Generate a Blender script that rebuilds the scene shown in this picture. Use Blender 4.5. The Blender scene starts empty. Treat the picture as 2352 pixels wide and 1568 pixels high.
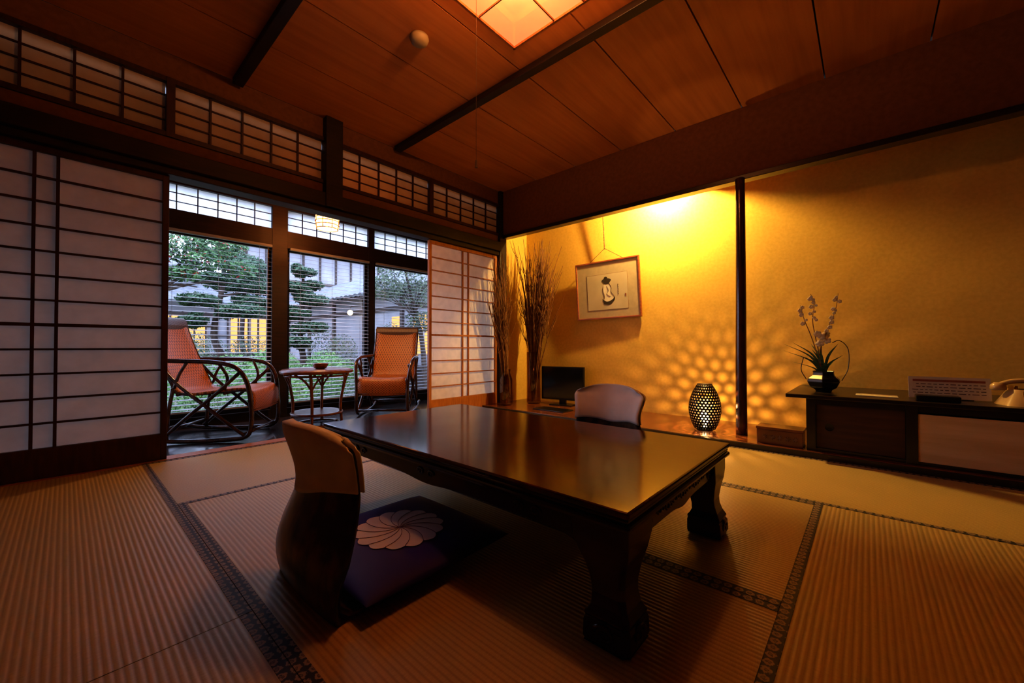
import bpy, math, random
from mathutils import Vector, Matrix, Euler
random.seed(7)
S=bpy.context.scene
S.view_settings.view_transform='Standard'
for lk in ('Medium High Contrast','None'):
    try:
        S.view_settings.look=lk; break
    except Exception as e: print('look',e)
S.view_settings.exposure=0.0
pi=math.pi

# ------------------------------------------------ materials
def base(name):
    m=bpy.data.materials.new(name); m.use_nodes=True
    nt=m.node_tree; b=nt.nodes['Principled BSDF']
    return m,nt,b
def mat(name,c1,c2=None,scale=5,stretch=(1,1,1),rough=.5,metal=0,coat=0,bump=0,detail=4,lo=.35,hi=.65,spec=.5):
    m,nt,b=base(name)
    b.inputs['Roughness'].default_value=rough
    b.inputs['Metallic'].default_value=metal
    b.inputs['Coat Weight'].default_value=coat
    b.inputs['Coat Roughness'].default_value=.08
    b.inputs['Specular IOR Level'].default_value=spec
    if c2 is None: c2=tuple(x*.8 for x in c1)
    tc=nt.nodes.new('ShaderNodeTexCoord'); mp=nt.nodes.new('ShaderNodeMapping')
    mp.inputs['Scale'].default_value=stretch
    nz=nt.nodes.new('ShaderNodeTexNoise'); nz.inputs['Scale'].default_value=scale; nz.inputs['Detail'].default_value=detail
    cr=nt.nodes.new('ShaderNodeValToRGB')
    cr.color_ramp.elements[0].position=lo; cr.color_ramp.elements[1].position=hi
    cr.color_ramp.elements[0].color=(*c1,1); cr.color_ramp.elements[1].color=(*c2,1)
    L=nt.links.new
    L(tc.outputs['Object'],mp.inputs['Vector']); L(mp.outputs[0],nz.inputs['Vector'])
    L(nz.outputs[0],cr.inputs[0]); L(cr.outputs[0],b.inputs['Base Color'])
    if bump:
        bp=nt.nodes.new('ShaderNodeBump'); bp.inputs['Strength'].default_value=bump; bp.inputs['Distance'].default_value=.003
        L(nz.outputs[0],bp.inputs['Height']); L(bp.outputs[0],b.inputs['Normal'])
    return m
def emis(name,col,st):
    m=bpy.data.materials.new(name); m.use_nodes=True; nt=m.node_tree
    nt.nodes.remove(nt.nodes['Principled BSDF'])
    e=nt.nodes.new('ShaderNodeEmission'); e.inputs[0].default_value=(*col,1); e.inputs[1].default_value=st
    nt.links.new(e.outputs[0],nt.nodes['Material Output'].inputs[0]); return m
def paper(name,col,tr=.5,em=None,trans=0.0):
    m=bpy.data.materials.new(name); m.use_nodes=True; nt=m.node_tree; L=nt.links.new
    nt.nodes.remove(nt.nodes['Principled BSDF'])
    tc=nt.nodes.new('ShaderNodeTexCoord'); nz=nt.nodes.new('ShaderNodeTexNoise'); nz.inputs['Scale'].default_value=14; nz.inputs['Detail'].default_value=6
    cr=nt.nodes.new('ShaderNodeValToRGB'); cr.color_ramp.elements[0].position=.3;cr.color_ramp.elements[1].position=.7
    cr.color_ramp.elements[0].color=(*[x*.86 for x in col],1); cr.color_ramp.elements[1].color=(*col,1)
    L(tc.outputs['Object'],nz.inputs['Vector']); L(nz.outputs[0],cr.inputs[0])
    d=nt.nodes.new('ShaderNodeBsdfDiffuse'); t=nt.nodes.new('ShaderNodeBsdfTranslucent'); mx=nt.nodes.new('ShaderNodeMixShader'); mx.inputs[0].default_value=tr
    L(cr.outputs[0],d.inputs[0]); L(cr.outputs[0],t.inputs[0]); L(d.outputs[0],mx.inputs[1]); L(t.outputs[0],mx.inputs[2])
    out=mx
    if em:
        e=nt.nodes.new('ShaderNodeEmission'); e.inputs[0].default_value=(*em[0],1); e.inputs[1].default_value=em[1]
        a=nt.nodes.new('ShaderNodeAddShader'); L(mx.outputs[0],a.inputs[0]); L(e.outputs[0],a.inputs[1]); out=a
    if trans:
        tp=nt.nodes.new('ShaderNodeBsdfTransparent'); tp.inputs[0].default_value=(1,.75,.5,1)
        m2=nt.nodes.new('ShaderNodeMixShader'); m2.inputs[0].default_value=trans
        L(out.outputs[0],m2.inputs[1]); L(tp.outputs[0],m2.inputs[2]); out=m2
    L(out.outputs[0],nt.nodes['Material Output'].inputs[0]); return m
def glassmat(name,tint=(1,1,1),gl=.05,rough=.02):
    m=bpy.data.materials.new(name); m.use_nodes=True; nt=m.node_tree; L=nt.links.new
    nt.nodes.remove(nt.nodes['Principled BSDF'])
    tp=nt.nodes.new('ShaderNodeBsdfTransparent'); tp.inputs[0].default_value=(*tint,1)
    g=nt.nodes.new('ShaderNodeBsdfGlossy'); g.inputs['Roughness'].default_value=rough
    mx=nt.nodes.new('ShaderNodeMixShader'); mx.inputs[0].default_value=gl
    L(tp.outputs[0],mx.inputs[1]); L(g.outputs[0],mx.inputs[2]); L(mx.outputs[0],nt.nodes['Material Output'].inputs[0]); return m
def tatami(name,axis,c1=(.50,.375,.15),c2=(.38,.28,.108)):
    m,nt,b=base(name); L=nt.links.new
    b.inputs['Roughness'].default_value=.5; b.inputs['Specular IOR Level'].default_value=.3
    tc=nt.nodes.new('ShaderNodeTexCoord')
    w=nt.nodes.new('ShaderNodeTexWave'); w.wave_type='BANDS'; w.bands_direction=axis; w.inputs['Scale'].default_value=20
    w.inputs['Distortion'].default_value=.25; w.inputs['Detail'].default_value=1
    nz=nt.nodes.new('ShaderNodeTexNoise'); nz.inputs['Scale'].default_value=60
    mp=nt.nodes.new('ShaderNodeMapping'); mp.inputs['Scale'].default_value=(1,8,1) if axis=='X' else (8,1,1)
    cr=nt.nodes.new('ShaderNodeValToRGB'); cr.color_ramp.elements[0].color=(*c2,1); cr.color_ramp.elements[1].color=(*c1,1)
    cr.color_ramp.elements[0].position=.0; cr.color_ramp.elements[1].position=.5
    mix=nt.nodes.new('ShaderNodeMixRGB'); mix.blend_type='MULTIPLY'; mix.inputs[0].default_value=.5
    c3=nt.nodes.new('ShaderNodeValToRGB'); c3.color_ramp.elements[0].position=.3; c3.color_ramp.elements[1].position=.7
    c3.color_ramp.elements[0].color=(.65,.62,.5,1)
    L(tc.outputs['Object'],w.inputs['Vector']); L(tc.outputs['Object'],mp.inputs[0]); L(mp.outputs[0],nz.inputs['Vector'])
    L(w.outputs['Fac'],cr.inputs[0]); L(nz.outputs[0],c3.inputs[0]); L(cr.outputs[0],mix.inputs[1]); L(c3.outputs[0],mix.inputs[2])
    L(mix.outputs[0],b.inputs['Base Color'])
    bp=nt.nodes.new('ShaderNodeBump'); bp.inputs['Strength'].default_value=.4; bp.inputs['Distance'].default_value=.002
    L(w.outputs['Fac'],bp.inputs['Height']); L(bp.outputs[0],b.inputs['Normal'])
    return m
def border(name):
    m,nt,b=base(name); L=nt.links.new; b.inputs['Roughness'].default_value=.7
    tc=nt.nodes.new('ShaderNodeTexCoord')
    v=nt.nodes.new('ShaderNodeTexVoronoi'); v.inputs['Scale'].default_value=34; v.inputs['Randomness'].default_value=0; v.voronoi_dimensions='2D'
    nz=nt.nodes.new('ShaderNodeTexNoise'); nz.inputs['Scale'].default_value=160
    ad=nt.nodes.new('ShaderNodeMath'); ad.operation='MULTIPLY_ADD'; ad.inputs[1].default_value=.45
    cr=nt.nodes.new('ShaderNodeValToRGB'); e=cr.color_ramp.elements
    e[0].position=.0; e[0].color=(.012,.012,.02,1); e[1].position=.30; e[1].color=(.20,.14,.09,1)
    x=e.new(.36); x.color=(.012,.01,.014,1); x=e.new(.44); x.color=(.28,.20,.13,1); x=e.new(.58); x.color=(.26,.18,.12,1); x=e.new(.64); x.color=(.010,.010,.016,1)
    L(tc.outputs['Object'],v.inputs['Vector']); L(tc.outputs['Object'],nz.inputs['Vector'])
    L(nz.outputs[0],ad.inputs[0]); L(v.outputs['Distance'],ad.inputs[2]); L(ad.outputs[0],cr.inputs[0]); L(cr.outputs[0],b.inputs['Base Color'])
    return m
def weave(name,c1,c2,n=40):
    m,nt,b=base(name); L=nt.links.new; b.inputs['Roughness'].default_value=.4
    uv=nt.nodes.new('ShaderNodeTexCoord'); mp=nt.nodes.new('ShaderNodeMapping'); mp.inputs['Scale'].default_value=(n,n*2.1,1)
    ch=nt.nodes.new('ShaderNodeTexChecker'); ch.inputs['Scale'].default_value=1
    ch.inputs['Color1'].default_value=(*c1,1); ch.inputs['Color2'].default_value=(*[x*.42 for x in c1],1)
    vo=nt.nodes.new('ShaderNodeTexVoronoi'); vo.voronoi_dimensions='2D'; vo.inputs['Scale'].default_value=1; vo.inputs['Randomness'].default_value=0; vo.distance='CHEBYCHEV'
    cr=nt.nodes.new('ShaderNodeValToRGB'); cr.color_ramp.elements[0].position=.40; cr.color_ramp.elements[0].color=(1,1,1,1); cr.color_ramp.elements[1].position=.5; cr.color_ramp.elements[1].color=(.12,.1,.1,1)
    mx=nt.nodes.new('ShaderNodeMixRGB'); mx.blend_type='MULTIPLY'; mx.inputs[0].default_value=1
    L(uv.outputs['UV'],mp.inputs[0]); L(mp.outputs[0],ch.inputs['Vector']); L(mp.outputs[0],vo.inputs['Vector'])
    L(vo.outputs['Distance'],cr.inputs[0]); L(ch.outputs[0],mx.inputs[1]); L(cr.outputs[0],mx.inputs[2]); L(mx.outputs[0],b.inputs['Base Color'])
    bp=nt.nodes.new('ShaderNodeBump'); bp.inputs['Strength'].default_value=.7; bp.inputs['Distance'].default_value=.004
    L(mx.outputs[0],bp.inputs['Height']); L(bp.outputs[0],b.inputs['Normal'])
    return m
def leafm(name,c1,c2,c3=None,t=.9):
    m,nt,b=base(name); L=nt.links.new; b.inputs['Roughness'].default_value=.6
    g=nt.nodes.new('ShaderNodeNewGeometry'); cr=nt.nodes.new('ShaderNodeValToRGB')
    cr.color_ramp.elements[0].color=(*c1,1); cr.color_ramp.elements[1].color=(*c2,1); cr.color_ramp.elements[1].position=.8
    if c3:
        e=cr.color_ramp.elements.new(t); e.color=(*c3,1); cr.color_ramp.interpolation='CONSTANT'
        cr.color_ramp.elements[1].position=.4
    L(g.outputs['Random Per Island'],cr.inputs[0]); L(cr.outputs[0],b.inputs['Base Color']); return m

M={}
M['dark']=mat('dark_wood',(.014,.008,.006),(.024,.012,.008),6,(1,1,12),.5,spec=.3)
M['darkh']=mat('dark_wood_beam',(.012,.007,.005),(.022,.010,.006),6,(1,12,12),.5,spec=.3)
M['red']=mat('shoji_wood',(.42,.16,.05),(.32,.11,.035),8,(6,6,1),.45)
M['redd']=mat('shoji_wood_dark',(.055,.018,.010),(.032,.011,.007),8,(6,6,1),.45,spec=.3)  # dim copy of the shoji wood, weaker light on the left put into colour
M['ceil']=mat('ceiling_board',(.49,.205,.062),(.41,.165,.047),4,(.35,6,1),.6,detail=7,spec=.2)
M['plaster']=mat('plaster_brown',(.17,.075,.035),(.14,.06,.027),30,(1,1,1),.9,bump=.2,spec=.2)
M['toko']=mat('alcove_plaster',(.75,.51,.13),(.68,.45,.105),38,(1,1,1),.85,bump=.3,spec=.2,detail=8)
M['paper']=paper('shoji_paper_dim',(.56,.46,.39),.20)  # left panels: light falloff put into a darker paper colour
M['paperb']=paper('shoji_paper_lit',(.98,.82,.62),.5)  # right panel: its stronger glow put into a brighter, warmer paper colour
M['paperr']=paper('ranma_paper',(.62,.45,.31),.45)
M['paperw']=paper('transom_paper',(.95,.96,.99),.92)
M['lac']=mat('lacquer_table',(.085,.014,.005),(.024,.005,.003),5,(9,1,1),.12,coat=0,detail=6,spec=.38,bump=.03)
M['lacd']=mat('lacquer_carved',(.026,.008,.004),(.014,.005,.003),20,(1,1,1),.25,coat=.15,spec=.4)
M['board']=mat('alcove_board',(.20,.065,.022),(.10,.03,.012),4,(9,1,1),.25,coat=.3)
M['engf']=mat('veranda_boards',(.030,.020,.02),(.045,.03,.028),5,(1,12,1),.22,coat=.4)
M['rat']=mat('rattan_cane',(.085,.028,.012),(.035,.013,.008),20,(1,1,1),.25,coat=.4)
M['ratl']=mat('rattan_cane_light',(.26,.080,.022),(.14,.042,.014),20,(1,1,1),.3,coat=.3)
M['weave']=weave('rattan_weave',(.68,.22,.035),(.12,.035,.012),34)
M['weaved']=weave('rattan_weave_dark',(.12,.065,.04),(.03,.015,.01),24)
M['cloth']=mat('white_cover_cloth',(.84,.81,.75),(.76,.73,.67),12,(1,1,1),.9,bump=.4,spec=.2)
M['burl']=mat('burl_wood',(.13,.055,.022),(.018,.008,.006),14,(1,1,.5),.35,coat=.3,detail=8,lo=.42,hi=.56)
M['purple']=mat('purple_silk',(.020,.007,.22),(.014,.005,.16),5,(1,1,1),.6,spec=.25)
M['petal']=mat('white_petal_silk',(.60,.60,.74),(.52,.52,.66),9,(1,1,1),.6)
M['line']=mat('petal_line',(.12,.06,.2),(.1,.05,.18),9,(1,1,1),.6)
M['black']=mat('black_plastic',(.008,.008,.009),(.012,.012,.013),9,(1,1,1),.25)
M['screen']=mat('tv_screen',(.004,.005,.006),(.005,.006,.007),3,(1,1,1),.12,coat=.5)
M['blk']=mat('black_lacquer',(.010,.008,.008),(.014,.011,.010),5,(1,9,1),.3,coat=.2)
M['doord']=mat('cabinet_door_dark',(.07,.028,.013),(.045,.018,.009),5,(1,.6,8),.45)
M['doorl']=mat('cabinet_door_light',(.68,.49,.25),(.58,.39,.18),4,(1,.6,8),.5)
M['bamboo']=mat('alcove_post_wood',(.07,.018,.008),(.035,.010,.006),7,(3,3,.5),.25,coat=.4)
M['twig']=mat('dried_branch',(.24,.11,.04),(.13,.055,.02),30,(1,1,1),.7)
M['bronze']=mat('bronze_metal',(.008,.005,.003),(.005,.0035,.0025),30,(1,1,1),.4,spec=.15)
M['wire']=mat('wire_metal',(.08,.06,.04),(.05,.035,.02),30,(1,1,1),.4,metal=.5)
M['white']=mat('white_card',(.62,.54,.36),(.56,.49,.32),9,(1,1,1),.8)
M['cream']=mat('telephone_cream',(.60,.42,.20),(.5,.33,.14),9,(1,1,1),.25,coat=.5)
M['gold']=mat('gold_metal',(.7,.45,.15),(.5,.3,.1),9,(1,1,1),.25,metal=.9)
M['mat']=mat('picture_mount',(.50,.44,.31),(.45,.39,.27),20,(1,1,1),.9)
M['pap2']=mat('picture_paper',(.58,.53,.41),(.52,.47,.35),6,(1,1,1),.9)
M['ink']=mat('picture_ink',(.03,.025,.02),(.05,.04,.035),20,(1,1,1),.9)
M['skin']=mat('picture_figure',(.84,.80,.68),(.78,.74,.6),20,(1,1,1),.9)
M['bloss']=mat('orchid_petals',(.66,.56,.38),(.55,.46,.30),20,(1,1,1),.8)
M['frame']=mat('picture_frame_wood',(.36,.11,.04),(.25,.075,.025),10,(1,1,6),.4)
M['cord']=mat('cord_fibre',(.12,.07,.04),(.1,.06,.03),60,(1,1,1),.8)
M['plastic']=mat('detector_plastic',(.36,.28,.2),(.32,.25,.17),5,(1,1,1),.6)
M['slat']=mat('blind_slat',(.32,.33,.36),(.26,.27,.30),5,(1,1,1),.5)
M['glass']=glassmat('window_glass')
M['vglass']=glassmat('vase_glass',(.75,.62,.45),.12)
M['seam']=mat('seam_black',(.01,.006,.004),(.012,.007,.005),5,(1,1,1),.9)
M['shade']=paper('lamp_shade_paper',(.40,.20,.11),.5,((1,.36,.14),.62),.22)
M['shades']=paper('lamp_side_paper',(.40,.20,.11),.5,((1,.36,.14),.5),.55)
M['lanp']=paper('lantern_paper',(.6,.3,.15),.5,((1,.28,.06),1.3),.25)
M['bulb']=emis('bulb_glow',(1,.72,.35),14)
M['warmw']=emis('lit_window_glow',(1,.52,.18),1.5)
M['lampg']=emis('garden_lamp_glow',(1,.7,.3),8)
M['tX']=tatami('tatami_ribs_across_x','X'); M['tY']=tatami('tatami_ribs_across_y','Y')
M['bord']=border('tatami_border')
M['pine']=leafm('pine_needles',(.02,.060,.028),(.06,.12,.05))
M['hedge']=leafm('azalea_leaves',(.05,.14,.03),(.16,.32,.08))
M['bush']=leafm('shrub_leaves',(.04,.08,.04),(.13,.165,.09))
M['redt']=leafm('camellia_leaves',(.03,.09,.03),(.09,.20,.06),(.50,.03,.03),.95)
M['bark']=mat('bark',(.07,.045,.03),(.035,.025,.02),18,(1,1,.3),.9,bump=.5)
M['moss']=mat('garden_ground',(.10,.13,.06),(.20,.18,.14),1.4,(1,1,1),.95)
M['tile']=mat('roof_tile',(.12,.13,.15),(.20,.21,.23),8,(1,1,1),.6)
M['bwall']=mat('house_wall_grey',(.40,.40,.44),(.32,.32,.36),2,(1,1,1),.9)
M['bwood']=mat('house_wood',(.08,.06,.055),(.06,.045,.04),6,(1,1,6),.8)
M['rock']=mat('garden_rock',(.34,.34,.33),(.2,.2,.19),5,(1,1,1),.9,bump=.5)

# ------------------------------------------------ builder
def link(o):
    bpy.context.collection.objects.link(o); return o
def group(name,loc=(0,0,0),rz=0):
    e=bpy.data.objects.new(name,None); e.empty_display_size=.1; e.location=loc; e.rotation_euler=(0,0,rz); return link(e)
def catmull(pts,n=6):
    P=[Vector(p) for p in pts]
    if len(P)<3: return P
    Q=[P[0]*2-P[1]]+P+[P[-1]*2-P[-2]]; out=[]
    for i in range(1,len(Q)-2):
        for k in range(n):
            t=k/n; a,b,c,d=Q[i-1],Q[i],Q[i+1],Q[i+2]
            out.append(.5*((2*b)+(c-a)*t+(2*a-5*b+4*c-d)*t*t+(3*b-a-3*c+d)*t**3))
    out.append(P[-1]); return out
class MB:
    def __init__(s): s.v=[];s.f=[];s.m=[];s.uv={}
    def box(s,x0,x1,y0,y1,z0,z1,mi=0):
        b=len(s.v)
        s.v+=[(x0,y0,z0),(x1,y0,z0),(x1,y1,z0),(x0,y1,z0),(x0,y0,z1),(x1,y0,z1),(x1,y1,z1),(x0,y1,z1)]
        for q in [(0,3,2,1),(4,5,6,7),(0,1,5,4),(1,2,6,5),(2,3,7,6),(3,0,4,7)]:
            s.f.append(tuple(b+i for i in q)); s.m.append(mi)
        return s
    def tube(s,pts,r,sides=8,mi=0,smooth=0):
        P=catmull(pts,smooth) if smooth else [Vector(p) for p in pts]
        n=len(P); R=[r]*n if not isinstance(r,(list,tuple)) else [r[0]+(r[-1]-r[0])*i/(n-1) for i in range(n)] if len(r)!=n else list(r)
        b=len(s.v); up=None
        for i,p in enumerate(P):
            t=(P[min(i+1,n-1)]-P[max(i-1,0)])
            if t.length<1e-9: t=Vector((0,0,1))
            t.normalize()
            if up is None:
                up=Vector((0,0,1)) if abs(t.z)<.9 else Vector((1,0,0))
            a=(up-t*up.dot(t))
            if a.length<1e-6: a=t.orthogonal()
            a.normalize(); up=a; c=t.cross(a)
            for k in range(sides):
                an=2*pi*k/sides; q=p+(a*math.cos(an)+c*math.sin(an))*R[i]; s.v.append(tuple(q))
        for i in range(n-1):
            for k in range(sides):
                k2=(k+1)%sides
                s.f.append((b+i*sides+k,b+i*sides+k2,b+(i+1)*sides+k2,b+(i+1)*sides+k)); s.m.append(mi)
        s.f.append(tuple(b+k for k in range(sides))[::-1]); s.m.append(mi)
        s.f.append(tuple(b+(n-1)*sides+k for k in range(sides))); s.m.append(mi)
        return s
    def lathe(s,prof,c=(0,0,0),seg=24,mi=0,cap=True):
        b=len(s.v); n=len(prof)
        for r,z in prof:
            for k in range(seg):
                a=2*pi*k/seg; s.v.append((c[0]+r*math.cos(a),c[1]+r*math.sin(a),c[2]+z))
        for i in range(n-1):
            for k in range(seg):
                k2=(k+1)%seg
                s.f.append((b+i*seg+k,b+i*seg+k2,b+(i+1)*seg+k2,b+(i+1)*seg+k)); s.m.append(mi)
        if cap:
            s.f.append(tuple(b+k for k in range(seg))[::-1]); s.m.append(mi)
            s.f.append(tuple(b+(n-1)*seg+k for k in range(seg))); s.m.append(mi)
        return s
    def grid(s,fn,nu,nv,mi=0,closed=False):
        b=len(s.v)
        for j in range(nv+1):
            for i in range(nu+1):
                s.v.append(tuple(fn(i/nu,j/nv)))
        for j in range(nv):
            for i in range(nu):
                q=(b+j*(nu+1)+i,b+j*(nu+1)+i+1,b+(j+1)*(nu+1)+i+1,b+(j+1)*(nu+1)+i)
                s.uv[len(s.f)]=[(i/nu,j/nv),((i+1)/nu,j/nv),((i+1)/nu,(j+1)/nv),(i/nu,(j+1)/nv)]
                s.f.append(q); s.m.append(mi)
        return s
    def poly(s,pts,mi=0):
        b=len(s.v); s.v+=[tuple(p) for p in pts]; s.f.append(tuple(range(b,b+len(pts)))); s.m.append(mi); return s
    def ball(s,c,r,mi=0,seg=12,rings=8,sc=(1,1,1)):
        prof=[(max(1e-4,r*math.sin(pi*i/rings)),-r*math.cos(pi*i/rings)) for i in range(rings+1)]
        b=len(s.v); s.lathe(prof,(0,0,0),seg,mi)
        for i in range(b,len(s.v)):
            x,y,z=s.v[i]; s.v[i]=(c[0]+x*sc[0],c[1]+y*sc[1],c[2]+z*sc[2])
        return s
    def obj(s,name,mats,parent=None,smooth=False,bevel=0,loc=None,rot=None,solid=0,subd=0):
        me=bpy.data.meshes.new(name); me.from_pydata(s.v,[],s.f); me.update()
        for m in mats: me.materials.append(m)
        me.polygons.foreach_set('material_index',s.m)
        if s.uv:
            ul=me.uv_layers.new(name='UVMap')
            for fi,uvs in s.uv.items():
                for li,u in zip(me.polygons[fi].loop_indices,uvs): ul.data[li].uv=u
        if smooth: me.polygons.foreach_set('use_smooth',[True]*len(me.polygons))
        o=bpy.data.objects.new(name,me); link(o)
        if parent: o.parent=parent
        if loc: o.location=loc
        if rot: o.rotation_euler=rot
        if solid:
            q=o.modifiers.new('s','SOLIDIFY'); q.thickness=solid; q.offset=0
        if bevel:
            q=o.modifiers.new('b','BEVEL'); q.width=bevel; q.segments=2; q.limit_method='ANGLE'
        if subd:
            q=o.modifiers.new('d','SUBSURF'); q.levels=subd; q.render_levels=subd
        return o
def B(name,x0,x1,y0,y1,z0,z1,m,parent=None,bevel=0):
    return MB().box(x0,x1,y0,y1,z0,z1).obj(name,[m],parent,bevel=bevel)

XB=3.57; YA=3.38; CH=2.63; XK=4.08; YW=4.64
X0=-1.64; Y0=-2.7

# ------------------------------------------------ floor
B('floor',X0,4.2,Y0,3.38,-.12,-.052,M['bwood'])
def tat(x0,x1,y0,y1,ax):  # ax: long axis
    b=MB(); bw=.032
    if ax=='Y':
        b.box(x0+bw,x1-bw,y0,y1,-.05,0,0); b.box(x0+.001,x0+bw,y0,y1,-.05,.0012,1); b.box(x1-bw,x1-.001,y0,y1,-.05,.0012,1); m=M['tX']
    else:
        b.box(x0,x1,y0+bw,y1-bw,-.05,0,0); b.box(x0,x1,y0+.001,y0+bw,-.05,.0012,1); b.box(x0,x1,y1-bw,y1-.001,-.05,.0012,1); m=M['tY']
    b.obj('tatami_mat',[m,M['bord']])
g=.0015
tat(-.60,.35,1.27+g,3.355,'Y'); tat(-.60,.35,-.63,1.27-g,'Y')
tat(-1.6,-.60,1.27+g,3.355,'Y'); tat(-1.6,-.60,-.63,1.27-g,'Y')
tat(.35,2.33,2.36,3.355,'X')
tat(.35,1.34,.19,2.36,'Y'); tat(1.34,2.33,.19,2.36,'Y')
tat(.35,2.33,-.80,.19,'X')
tat(2.33,3.244,1.55+g,3.355,'Y'); tat(2.33,3.244,-1.5,1.55-g,'Y')
tat(-1.6,.35,-1.6,-.63-g,'X'); tat(.35,2.33,-1.75,-.80,'X'); tat(-1.6,.35,-2.6,-1.6,'X'); tat(.35,2.33,-2.65,-1.75,'X'); tat(2.33,3.244,-2.65,-1.5-g,'Y')
MB().box(3.26,XK,-2.65,3.38,-.05,.04).obj('alcove_floor_board',[M['board']],bevel=.006)
B('trim_1',3.245,3.262,-2.65,3.36,-.05,.036,M['blk'])

# ------------------------------------------------ wall_left (shoji wall)
B('wall_left',X0,XB,3.37,3.45,1.99,2.085,M['plaster'])
B('wall_left',X0,XB,3.37,3.45,2.47,CH,M['plaster'])
b=MB()
b.box(X0,3.515,3.345,3.47,1.84,1.885)
b.box(X0,3.515,3.31,3.40,1.885,1.995)
b.obj('trim_3',[M['darkh']],bevel=.004)
B('trim_4',X0,3.515,3.355,3.45,2.085,2.115,M['redd'])
B('trim_5',X0,3.515,3.355,3.45,2.44,2.47,M['redd'])
for x in (-.60,.44,2.51): B('trim_6',x-.022,x+.022,3.352,3.45,2.085,2.47,M['redd'])
B('trim_7',X0,XB,3.356,3.47,-.05,.004,M['red'])
B('hanging_post',1.41,1.55,3.30,3.46,1.885,CH,M['dark'],bevel=.005)
B('corner_post',3.515,3.63,3.33,3.45,.0,CH,M['dark'],bevel=.006)
def ranma(x0,x1):
    gk=group('ranma_transom')
    b=MB(); n=5
    for i in range(1,n):
        x=x0+(x1-x0)*i/n; b.box(x-.006,x+.006,3.375,3.392,2.116,2.439)
    for i in range(1,4):
        z=2.115+.325*i/4; b.box(x0,x1,3.377,3.390,z-.004,z+.004)
    b.obj('lattice',[M['redd']],gk)
    B('paper',x0,x1,3.394,3.396,2.116,2.439,M['paperr'],gk)
for a,c in ((-1.62,-.624),(-.576,.416),(.464,1.408),(1.552,2.486),(2.534,3.513)): ranma(a,c)
def shoji(x0,x1,y,wood,pm):
    gk=group('shoji_panel')
    b=MB(); st=.032
    b.box(x0,x0+st,y-.016,y+.016,.005,1.838); b.box(x1-st,x1,y-.016,y+.016,.005,1.838)
    b.box(x0+st,x1-st,y-.016,y+.016,1.80,1.838); b.box(x0+st,x1-st,y-.016,y+.016,.005,.17)
    b.obj('frame',[wood],gk,bevel=.002)
    b=MB(); c=(x0+x1)/2
    for x in (c-.043,c+.043): b.box(x-.007,x+.007,y-.013,y+.006,.17,1.80)
    for i in range(1,12):
        z=.17+1.63*i/12; b.box(x0+st,x1-st,y-.011,y+.006,z-.0055,z+.0055)
    for i in (5,): 
        z=.17+1.63*i/12; b.box(x0+st,x1-st,y-.012,y+.006,z-.009,z+.009)
    b.obj('lattice',[wood],gk)
    b=MB(); b.poly([(x0+st,y+.008,.17),(x1-st,y+.008,.17),(x1-st,y+.008,1.80),(x0+st,y+.008,1.80)]); b.obj('paper',[pm],gk)
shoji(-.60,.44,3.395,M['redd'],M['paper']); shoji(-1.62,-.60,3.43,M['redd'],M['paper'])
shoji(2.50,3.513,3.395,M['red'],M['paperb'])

# ------------------------------------------------ wall_right with alcove
B('wall_right',XB,XB+.06,Y0,3.33,2.09,CH,M['plaster'])
B('trim_8',XB-.015,XB+.075,Y0,3.33,2.05,2.09,M['blk'],bevel=.004)
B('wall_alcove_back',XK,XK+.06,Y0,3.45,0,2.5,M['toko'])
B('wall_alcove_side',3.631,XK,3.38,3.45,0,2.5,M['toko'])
B('ceiling_alcove',XB+.06,XK,Y0,3.38,2.45,2.5,M['plaster'])
b=MB(); b.tube([(3.53,.74,.04),(3.535,.742,.6),(3.528,.738,1.2),(3.53,.74,2.05)],[.041,.034],16,0,8)
b.obj('alcove_post',[M['bamboo']],smooth=True)
B('wall_back',X0-.06,X0,Y0,3.45,-.05,CH,M['plaster'])
B('wall_front',X0,XK,Y0-.06,Y0,-.05,CH,M['plaster'])

# ------------------------------------------------ ceiling
cg=group('ceiling')
B('backing',X0,XB+.06,Y0,3.45,CH+.02,CH+.06,M['seam'],cg)
ys=[Y0]+[-.31-.52*k for k in range(4,0,-1)]+[-.31+.52*k for k in range(0,7)]+[3.37]
b=MB()
for i in range(len(ys)-1):
    b.box(X0,XB,ys[i]+.0045,ys[i+1]-.0045,CH,CH+.02)
b.obj('boards',[M['ceil']],cg)
for x in (-.49,.80,2.09): B('trim_2',x-.032,x+.032,Y0,3.335,CH-.045,CH,M['dark'],None,bevel=.004)
b=MB(); b.lathe([(.056,0),(.058,-.014),(.05,-.034),(.033,-.045),(.001,-.047)],(1.43,2.04,CH),20)
b.obj('smoke_detector',[M['plastic']],smooth=True)
# ceiling lamp
lg=group('ceiling_lamp',(1.33,1.13,0))
h=.375; z0=2.44; z1=2.58
b=MB()
for s in (-1,1):
    b.box(-h,h,s*h-.006,s*h+.006,z0,z0+.014); b.box(s*h-.006,s*h+.006,-h,h,z0,z0+.014)
    b.box(-h,h,s*h-.006,s*h+.006,z1,CH-.001); b.box(s*h-.006,s*h+.006,-h,h,z1,CH-.001)
    b.box(-h,h,s*.09-.003,s*.09+.003,z0+.003,z0+.012); b.box(s*.09-.003,s*.09+.003,-h,h,z0+.003,z0+.012)
for sx in (-1,1):
    for sy in (-1,1): b.box(sx*h-.007,sx*h+.007,sy*h-.007,sy*h+.007,z0,CH-.001)
b.obj('wood_frame',[M['red']],lg)
b=MB()
b.poly([(-h,-h,z0+.013),(h,-h,z0+.013),(h,h,z0+.013),(-h,h,z0+.013)])
b.obj('shade',[M['shade']],lg)
b=MB()
for a,c in (((-h,-h),(h,-h)),((h,-h),(h,h)),((h,h),(-h,h)),((-h,h),(-h,-h))):
    b.poly([(a[0],a[1],z0),(c[0],c[1],z0),(c[0],c[1],z1),(a[0],a[1],z1)])
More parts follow.
